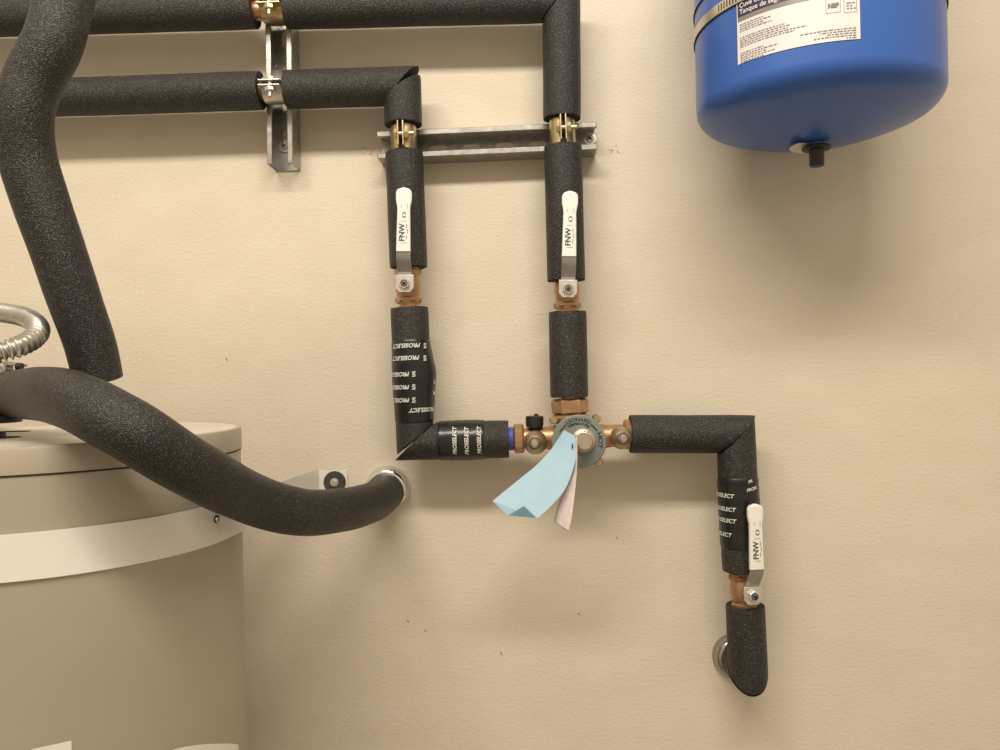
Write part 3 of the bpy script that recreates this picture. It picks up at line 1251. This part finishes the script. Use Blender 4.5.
# ------------------------------------------------------------------ blue expansion tank
azl, azr = az(695.5, 70), az(948, 50)
azc, hlf = (azl + azr) / 2, (azr - azl) / 2
# d*cos(azc) + r + gap = 1.2 ; d = r/sin(hlf)
gap = .02
TR = (1.2 - gap) / (math.cos(azc) / math.sin(hlf) + 1)
td = TR / math.sin(hlf)
tcx, tcy = td * math.sin(azc), CAMPOS.y + td * math.cos(azc)
dd = ray(817.5, 143)
tt = (tcy - CAMPOS.y) / dd.y
Zp = CAMPOS.z + dd.z * tt                        # pole of the lower dome
ta = azl
tlp_y = tcy + TR * math.sin(azl) * 1.0
Zs = U(696, 114, -(tcy + TR * math.sin(azl))).z  # where the side turns into the dome
H = Zs - Zp
tank = empty('expansion_tank', (tcx, tcy, Zp))
tag(tank, 'blue cylindrical expansion tank with white label, high at right', 'tank')
tb = V((tcx, tcy, 0))
prof = [(0, Zp)]
# torispherical end: shallow dish, then knuckle, then side
kn = .030
NK = 10
Rk = TR - kn
# dish arc from the pole to the knuckle start
hk = kn * .92
dish = H - hk * .55
for i in range(1, 16):
    f_ = i / 15
    prof.append((Rk * f_ * 1.0 + .0 * f_, Zp + dish * .62 * f_ ** 2))
z0 = Zp + dish * .62
slope = math.atan2(2 * dish * .62, Rk)
for i in range(1, NK + 1):
    f_ = i / NK
    an = slope + (PI / 2 - slope) * f_
    prof.append((Rk + (TR - Rk) * (math.sin(an) - math.sin(slope)) / (1 - math.sin(slope)),
                 z0 + (Zs - z0) * (math.cos(slope) - math.cos(an)) / math.cos(slope)))
prof += [(TR, Zs + .1), (TR, Zs + .30), (TR - .02, Zs + .345), (TR * .6, Zs + .37), (0, Zs + .38)]
m = MB()
m.lathe(tb, (0, 0, 1), prof, 128)
m.build('shell', M['tank'], tank, angle=60)

zA = ray_cyl(738, 5.0, tcx, tcy, TR).z            # lower edge of the metal band
zband = U(694.5, 45, -(tcy + TR * math.sin(azl))).z
zA = (zA + zband) / 2
m = MB()
m.lathe(tb, (0, 0, 1), [(TR + .0002, zA), (TR + .0018, zA), (TR + .0018, zA + .0125), (TR + .0002, zA + .0125)], 128)
band = m.build('metal_band', M['tankband'], tank)
for z_ in (zA - .0008, zA + .036):
    m = MB()
    m.lathe(tb, (0, 0, 1), [(TR + .0001, z_ - .0005), (TR + .0017, z_ - .0005), (TR + .0017, z_ + .0005), (TR + .0001, z_ + .0005)], 128)
    m.build('dark_edge', M['seam'], tank)
m = MB()


def tang(px, py):
    p = ray_cyl(px, py, tcx, tcy, TR)
    return math.atan2(p.y - tcy, p.x - tcx), p.z


a0, _ = tang(720, 10)
a1, _ = tang(737, 4)
for i in range(7):
    a = a0 + (a1 - a0) * i / 6
    e = V((math.cos(a), math.sin(a), 0))
    tg = V((-math.sin(a), math.cos(a), 0))
    m.box(tb + e * (TR + .0019) + V((0, 0, zA + .0062)), tg * .0007, V((0, 0, 1)) * .0042, e * .0002)
m.build('slot_row', M['seam'], band)

# label
aL, zL = tang(738.3, 63)
aR, zR = tang(860.3, 41.5)
zlab = (zL + zR) / 2
ztop_lab = zlab + .115


def patch(name, m_, a0, a1, z0, z1, e, parent, n=24):
    mm = MB()
    vs, fs = [], []
    for i in range(n + 1):
        a = a0 + (a1 - a0) * i / n
        q_ = V((math.cos(a), math.sin(a), 0)) * (TR + e)
        vs += [tb + q_ + V((0, 0, z0)), tb + q_ + V((0, 0, z1))]
    for i in range(n):
        fs.append((2 * i, 2 * i + 2, 2 * i + 3, 2 * i + 1))
    mm.add(vs, fs)
    return mm.build(name, m_, parent)


lab = patch('label', M['label'], aL, aR, zlab, ztop_lab, .0008, tank)
lab['label'] = 'white label with navy heading'
_, znav = tang(739, 22.5)
bw = .0014 / TR
patch('heading_band', M['navy'], aL + bw, aR - bw, znav + .0050, ztop_lab - .001, .0011, lab)
patch('grey_stripe', M['greyband'], aL + bw, aR - bw, znav, znav + .0050, .0011, lab)


def label_text(s, a, z, size, m_, align='LEFT', bold=0., name='printed_line'):
    tv, tf = text2d(s, size, bold, 0, align)
    mm = MB()
    mm.add([tb + V((math.cos(a + x / TR), math.sin(a + x / TR), 0)) * (TR + .0015) + V((0, 0, z + y)) for x, y in tv], tf)
    return mm.build(name, m_, lab)


aT = aL + .0042 / TR
label_text('Tanque de seguridad', aT, znav + .0080, .0080, M['label'], bold=.0001)
label_text('Cuve de sécurité', aT, znav + .0155, .0080, M['label'], bold=.0001)
label_text('Safety tank', aT, znav + .0230, .0080, M['label'], bold=.0001)


def fine_lines(a, z, lens, step, right=False):
    mm = MB()
    rr = random.Random(int(z * 1e4))
    for k, L_ in enumerate(lens):
        x = 0.
        zz = z - k * step
        while x < L_:
            w = rr.uniform(.0015, .0052)
            w = min(w, L_ - x)
            s0, s1 = (x, x + w) if not right else (-x - w, -x)
            h_ = .00055
            vs = []
            for q_ in (s0, s1):
                an = a + q_ / TR
                e_ = V((math.cos(an), math.sin(an), 0)) * (TR + .0012)
                vs += [tb + e_ + V((0, 0, zz - h_)), tb + e_ + V((0, 0, zz + h_))]
            mm.add(vs, [(0, 2, 3, 1)])
            x += w + .0011
    mm.build('fine_print', M['greyink'], lab)


st = .0026
z_ = znav - .0045
fine_lines(aT, z_, (.030, .039, .030, .040), st)
fine_lines(aT, z_ - st * 6, (.055, .060, .058, .078, .065), st)
fine_lines(aT, z_ - st * 13, (.030, .047, .034, .043, .030), st)
aRt = aR - .0045 / TR
_, zq = tang(856, 29)
fine_lines(aRt, zq + .0010, (.058, .038, .030, .044, .010), .0026, True)
# certification marks
aN, zN = tang(833, 6)
label_text('NSF', aN, zN - .002, .0064, M['greyink'], 'CENTER', .0004)


def ring_box(a, z, w, h_, t_):
    mm = MB()
    for (x0, x1, y0, y1) in ((-w, w, h_ - t_, h_), (-w, w, -h_, -h_ + t_), (-w, -w + t_, -h_, h_), (w - t_, w, -h_, h_)):
        vs = []
        for q_ in (x0, x1):
            an = a + q_ / TR
            e_ = V((math.cos(an), math.sin(an), 0)) * (TR + .0012)
            vs += [tb + e_ + V((0, 0, z + y0)), tb + e_ + V((0, 0, z + y1))]
        mm.add(vs, [(0, 2, 3, 1)])
    mm.build('mark_frame', M['greyink'], lab)


ring_box(aN, zN, .0075, .0080, .0004)
aM, zM = tang(850, 5)
ring_box(aM, zM, .0068, .0085, .0004)
fine_lines(aM - .004 / TR, zM + .002, (.009, .006, .010), .003)

# filling valve under the dome
pole = V((tcx, tcy, Zp))
m = MB()
m.lathe(pole, (0, 0, -1), [(.0095, -.004), (.0095, .005), (.0085, .006), (0, .006)], 28)
m.build('valve_boss', M['tank'], tank)
m = MB()
m.lathe(pole, (0, 0, -1), [(0, .005), (.0175, .005), (.0185, .0065), (.0175, .0085), (.0095, .0095), (.0092, .0285), (.0082, .030), (0, .030)], 32)
m.build('valve_cap', M['black'], tank)
m = MB()
vs, fs = [], []
NA = 16
for i in range(NA + 1):
    a = R(60 + 150 * i / NA)
    e = V((math.cos(a), math.sin(a), 0))
    vs += [pole + e * .010 + V((0, 0, -.0008)), pole + e * (.033) + V((0, 0, -.0040))]
for i in range(NA):
    fs.append((2 * i, 2 * i + 2, 2 * i + 3, 2 * i + 1))
m.add(vs, fs)
wr = m.build('paper_ring', M['label'], tank)
wr['label'] = 'white paper ring round the valve'
# bracket that carries the tank on the wall (behind it)
m = MB()
m.box((tcx, -.006, Zs + .16), (.05, 0, 0), (0, .006, 0), (0, 0, .10))
m.box((tcx, (tcy + TR) / 2 - .006, Zs + .16), (.035, 0, 0), (0, .012, 0), (0, 0, .05))
m.build('wall_bracket', M['galv'], tank, bevel=.001)

# ------------------------------------------------------------------ light
sc = bpy.context.scene
w = bpy.data.worlds.new('room_light')
sc.world = w
w.use_nodes = True
nt = w.node_tree
bg = nt.nodes['Background']
tc = nt.nodes.new('ShaderNodeTexCoord')
sep = nt.nodes.new('ShaderNodeSeparateXYZ')
rmp = nt.nodes.new('ShaderNodeValToRGB')
mr = nt.nodes.new('ShaderNodeMapRange')
mr.inputs['From Min'].default_value = -1
mr.inputs['From Max'].default_value = 1
nt.links.new(tc.outputs['Generated'], sep.inputs[0])
nt.links.new(sep.outputs['Z'], mr.inputs['Value'])
nt.links.new(mr.outputs['Result'], rmp.inputs['Fac'])
rmp.color_ramp.elements[0].color = (.27, .195, .118, 1)
rmp.color_ramp.elements[1].color = (.60, .52, .40, 1)
e = rmp.color_ramp.elements.new(.5)
e.color = (.41, .335, .245, 1)
nt.links.new(rmp.outputs['Color'], bg.inputs['Color'])
bg.inputs['Strength'].default_value = 1.45

la = bpy.data.lights.new('ceiling_tube', 'AREA')
la.shape = 'RECTANGLE'
la.size, la.size_y = 1.7, .18
la.energy = 38
la.color = (1., .92, .80)
lo = bpy.data.objects.new('ceiling_tube', la)
C.objects.link(lo)
lo.location = (-.18, -1.3, CAMZ + 1.35)
lo.rotation_euler = (R(28), 0, 0)

sc.view_settings.view_transform = 'Standard'
sc.view_settings.look = 'None'
sc.view_settings.exposure = 0
sc.view_settings.gamma = 1
